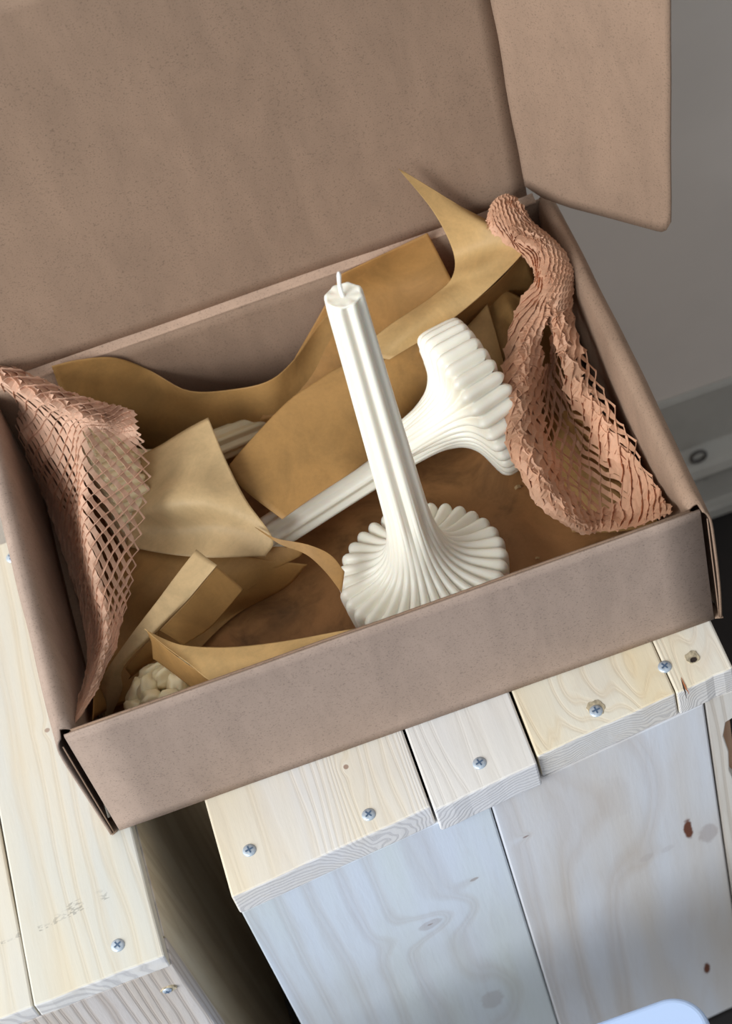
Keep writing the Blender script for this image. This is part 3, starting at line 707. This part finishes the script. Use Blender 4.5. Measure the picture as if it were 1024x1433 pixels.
def wl(u, v_):      # left net: nearly closed in the rolled top band and low on the left, open on the front flap
    a = .0015
    if v_ < .10: a = .0032
    if u < .45: a = max(a, .0015 + .0010 * max(0, v_ - .25) * 3)
    if v_ > .6: a = .0013
    return a
net('open-meshed kraft honeycomb net draped over the left end of the box',
    [[(-40, 486, .120), (0, 503, .118), (50, 527, .116), (100, 548, .113), (145, 562, .110), (168, 568, .106), (190, 577, .104)],
     [(-30, 515, .124), (0, 530, .124), (50, 553, .122), (95, 572, .119), (132, 585, .116), (160, 590, .108), (192, 600, .102)],
     [(10, 555, .090), (40, 575, .092), (70, 590, .096), (98, 596, .102), (118, 598, .112), (160, 612, .104), (202, 624, .094)],
     [(22, 600, .070), (50, 625, .076), (82, 650, .084), (105, 655, .094), (118, 655, .108), (165, 662, .100), (210, 668, .088)],
     [(48, 665, .030), (70, 688, .040), (92, 700, .056), (108, 705, .082), (119, 706, .102), (160, 712, .094), (203, 715, .082)],
     [(74, 730, .018), (90, 744, .026), (104, 754, .044), (114, 758, .074), (123, 760, .096), (158, 768, .088), (193, 770, .076)],
     [(98, 800, .014), (108, 811, .022), (117, 818, .040), (126, 824, .066), (136, 826, .088), (160, 830, .082), (184, 822, .072)],
     [(114, 860, .014), (121, 870, .024), (130, 878, .040), (138, 884, .062), (148, 884, .084), (160, 880, .080), (172, 868, .074)],
     [(122, 915, .026), (126, 922, .034), (130, 929, .048), (134, 932, .066), (140, 930, .084), (148, 925, .082), (158, 915, .078)],
     [(114, 965, .054), (116, 970, .060), (118, 974, .068), (121, 974, .078), (125, 970, .088), (130, 966, .088), (136, 958, .086)],
     [(94, 1005, .092), (97, 1008, .093), (100, 1011, .094), (104, 1011, .096), (107, 1008, .098), (110, 1003, .098), (113, 998, .098)]],
    13, 50, wl, None, .0010, 3, .9, .0002, 'net_pale')
def wr_(u, v_):
    a = .0036
    if v_ > .45 and .38 < u < .72: a = .0012
    if v_ > .55 and u > .86: a = .0014
    if v_ > .9: a = .0028
    return a
def hole_r(u, v_): return .36 < v_ < .54 and .40 < u < .60 - .25 * (v_ - .36)
net('crumpled kraft honeycomb net twisted along the right wall of the box',
    [[(686, 312, .118), (688, 292, .122), (696, 278, .126), (708, 274, .126), (716, 282, .124), (722, 292, .122)],
     [(690, 328, .112), (700, 315, .118), (712, 306, .122), (725, 303, .122), (738, 308, .120), (748, 318, .116)],
     [(722, 352, .104), (730, 344, .112), (742, 336, .120), (756, 334, .120), (768, 338, .116), (778, 346, .110)],
     [(748, 378, .098), (754, 370, .106), (766, 366, .114), (780, 368, .114), (790, 374, .110), (797, 382, .104)],
     [(748, 398, .092), (756, 400, .100), (768, 398, .110), (782, 398, .110), (792, 398, .106), (799, 398, .098)],
     [(726, 425, .086), (744, 430, .096), (762, 434, .100), (774, 434, .098), (786, 428, .098), (799, 424, .092)],
     [(710, 470, .082), (732, 478, .090), (756, 484, .080), (772, 480, .070), (784, 474, .090), (808, 468, .084)],
     [(704, 520, .078), (730, 528, .084), (758, 534, .062), (778, 536, .050), (798, 530, .078), (830, 518, .074)],
     [(697, 572, .074), (728, 580, .080), (760, 588, .054), (794, 590, .036), (824, 580, .064), (858, 566, .068)],
     [(708, 622, .068), (742, 632, .072), (776, 638, .046), (812, 634, .030), (850, 620, .058), (884, 612, .066)],
     [(735, 672, .058), (764, 680, .060), (794, 682, .040), (838, 676, .030), (880, 664, .056), (906, 658, .068)],
     [(768, 715, .048), (796, 724, .046), (824, 724, .036), (868, 716, .036), (906, 704, .062), (926, 696, .076)],
     [(800, 742, .038), (824, 748, .038), (850, 744, .040), (888, 736, .056), (920, 726, .080), (942, 716, .096)]],
    14, 46, wr_, hole_r, .0026, 11, .5)

# loose paper flecks torn off the nets
fk = [((724, 682), .0014, 'tiny torn paper scrap just below the rim of the lying candle foot'), ((812, 740), .0010, 'tiny torn paper scrap beside the lower edge of the right net'),
      ((752, 781), .0009, 'tiny torn paper scrap close to the front wall, right of the standing candle')]
fr = None
for i, ((px, py), s, lb_) in enumerate(fk):
    p = at(px, py, .0072); ang = random.uniform(0, 3)
    v = [p + Vector((s * a * math.cos(ang) - s * b * math.sin(ang), s * a * math.sin(ang) + s * b * math.cos(ang), .0004 * c)) for a, b, c in ((-1.4, -.8, 0), (0, -.6, 1.5), (1.5, -.9, 0), (1.3, .8, .4), (0, .9, 2), (-1.2, .7, .3))]
    me = bpy.data.meshes.new('paper_scrap'); me.from_pydata([tuple(q - p) for q in v], [], [(0, 1, 4, 5), (1, 2, 3, 4)]); me.update()
    o = link_mesh('paper_scrap', me, M['wax_paper_light']); o.location = p; solid(o, .0002, 0)
    tag(o, lb_, 'scrap', 'tiny torn scraps on the box bottom')

# ---------------------------------------------------------------- stool in the lower right
ST_Z = -.16
cst = at(972, 1380, ST_Z)    # virtual back-right corner of the seat
x1, y1 = cst.x, cst.y; x0, y0 = x1 - .30, y1 - .30
ST = thing('plastic_stool', 'pale blue-white plastic seat with rounded corners cut off by the bottom edge', 'stool', ((x0 + x1) / 2, (y0 + y1) / 2, FLOOR_Z))
R0 = .022; pl = []
for cx, cy, a0 in ((x1 - R0, y0 + R0, -90), (x1 - R0, y1 - R0, 0), (x0 + R0, y1 - R0, 90), (x0 + R0, y0 + R0, 180)):
    for k in range(13): a = math.radians(a0 + 90 * k / 12); pl.append((cx + R0 * math.cos(a), cy + R0 * math.sin(a)))
v, f = prism(pl, ST_Z - .018, ST_Z); bevel(build('seat', v, f, M['plastic'], ST), .004, 4)
for sx in (0, 1):
    for sy in (0, 1):
        cx = x0 + .03 if sx == 0 else x1 - .03; cy = y0 + .03 if sy == 0 else y1 - .03; dx = .01 * (1 if sx else -1)
        v, f = prism([(cx - .012, cy - .012), (cx + .012, cy - .012), (cx + .012, cy + .012), (cx - .012, cy + .012)], FLOOR_Z, ST_Z - .0178)
        v = [(x + (dx * .6 if z < ST_Z - .1 else 0), y, z) for x, y, z in v]
        bevel(build('leg', v, f, M['leg'], ST), .003)
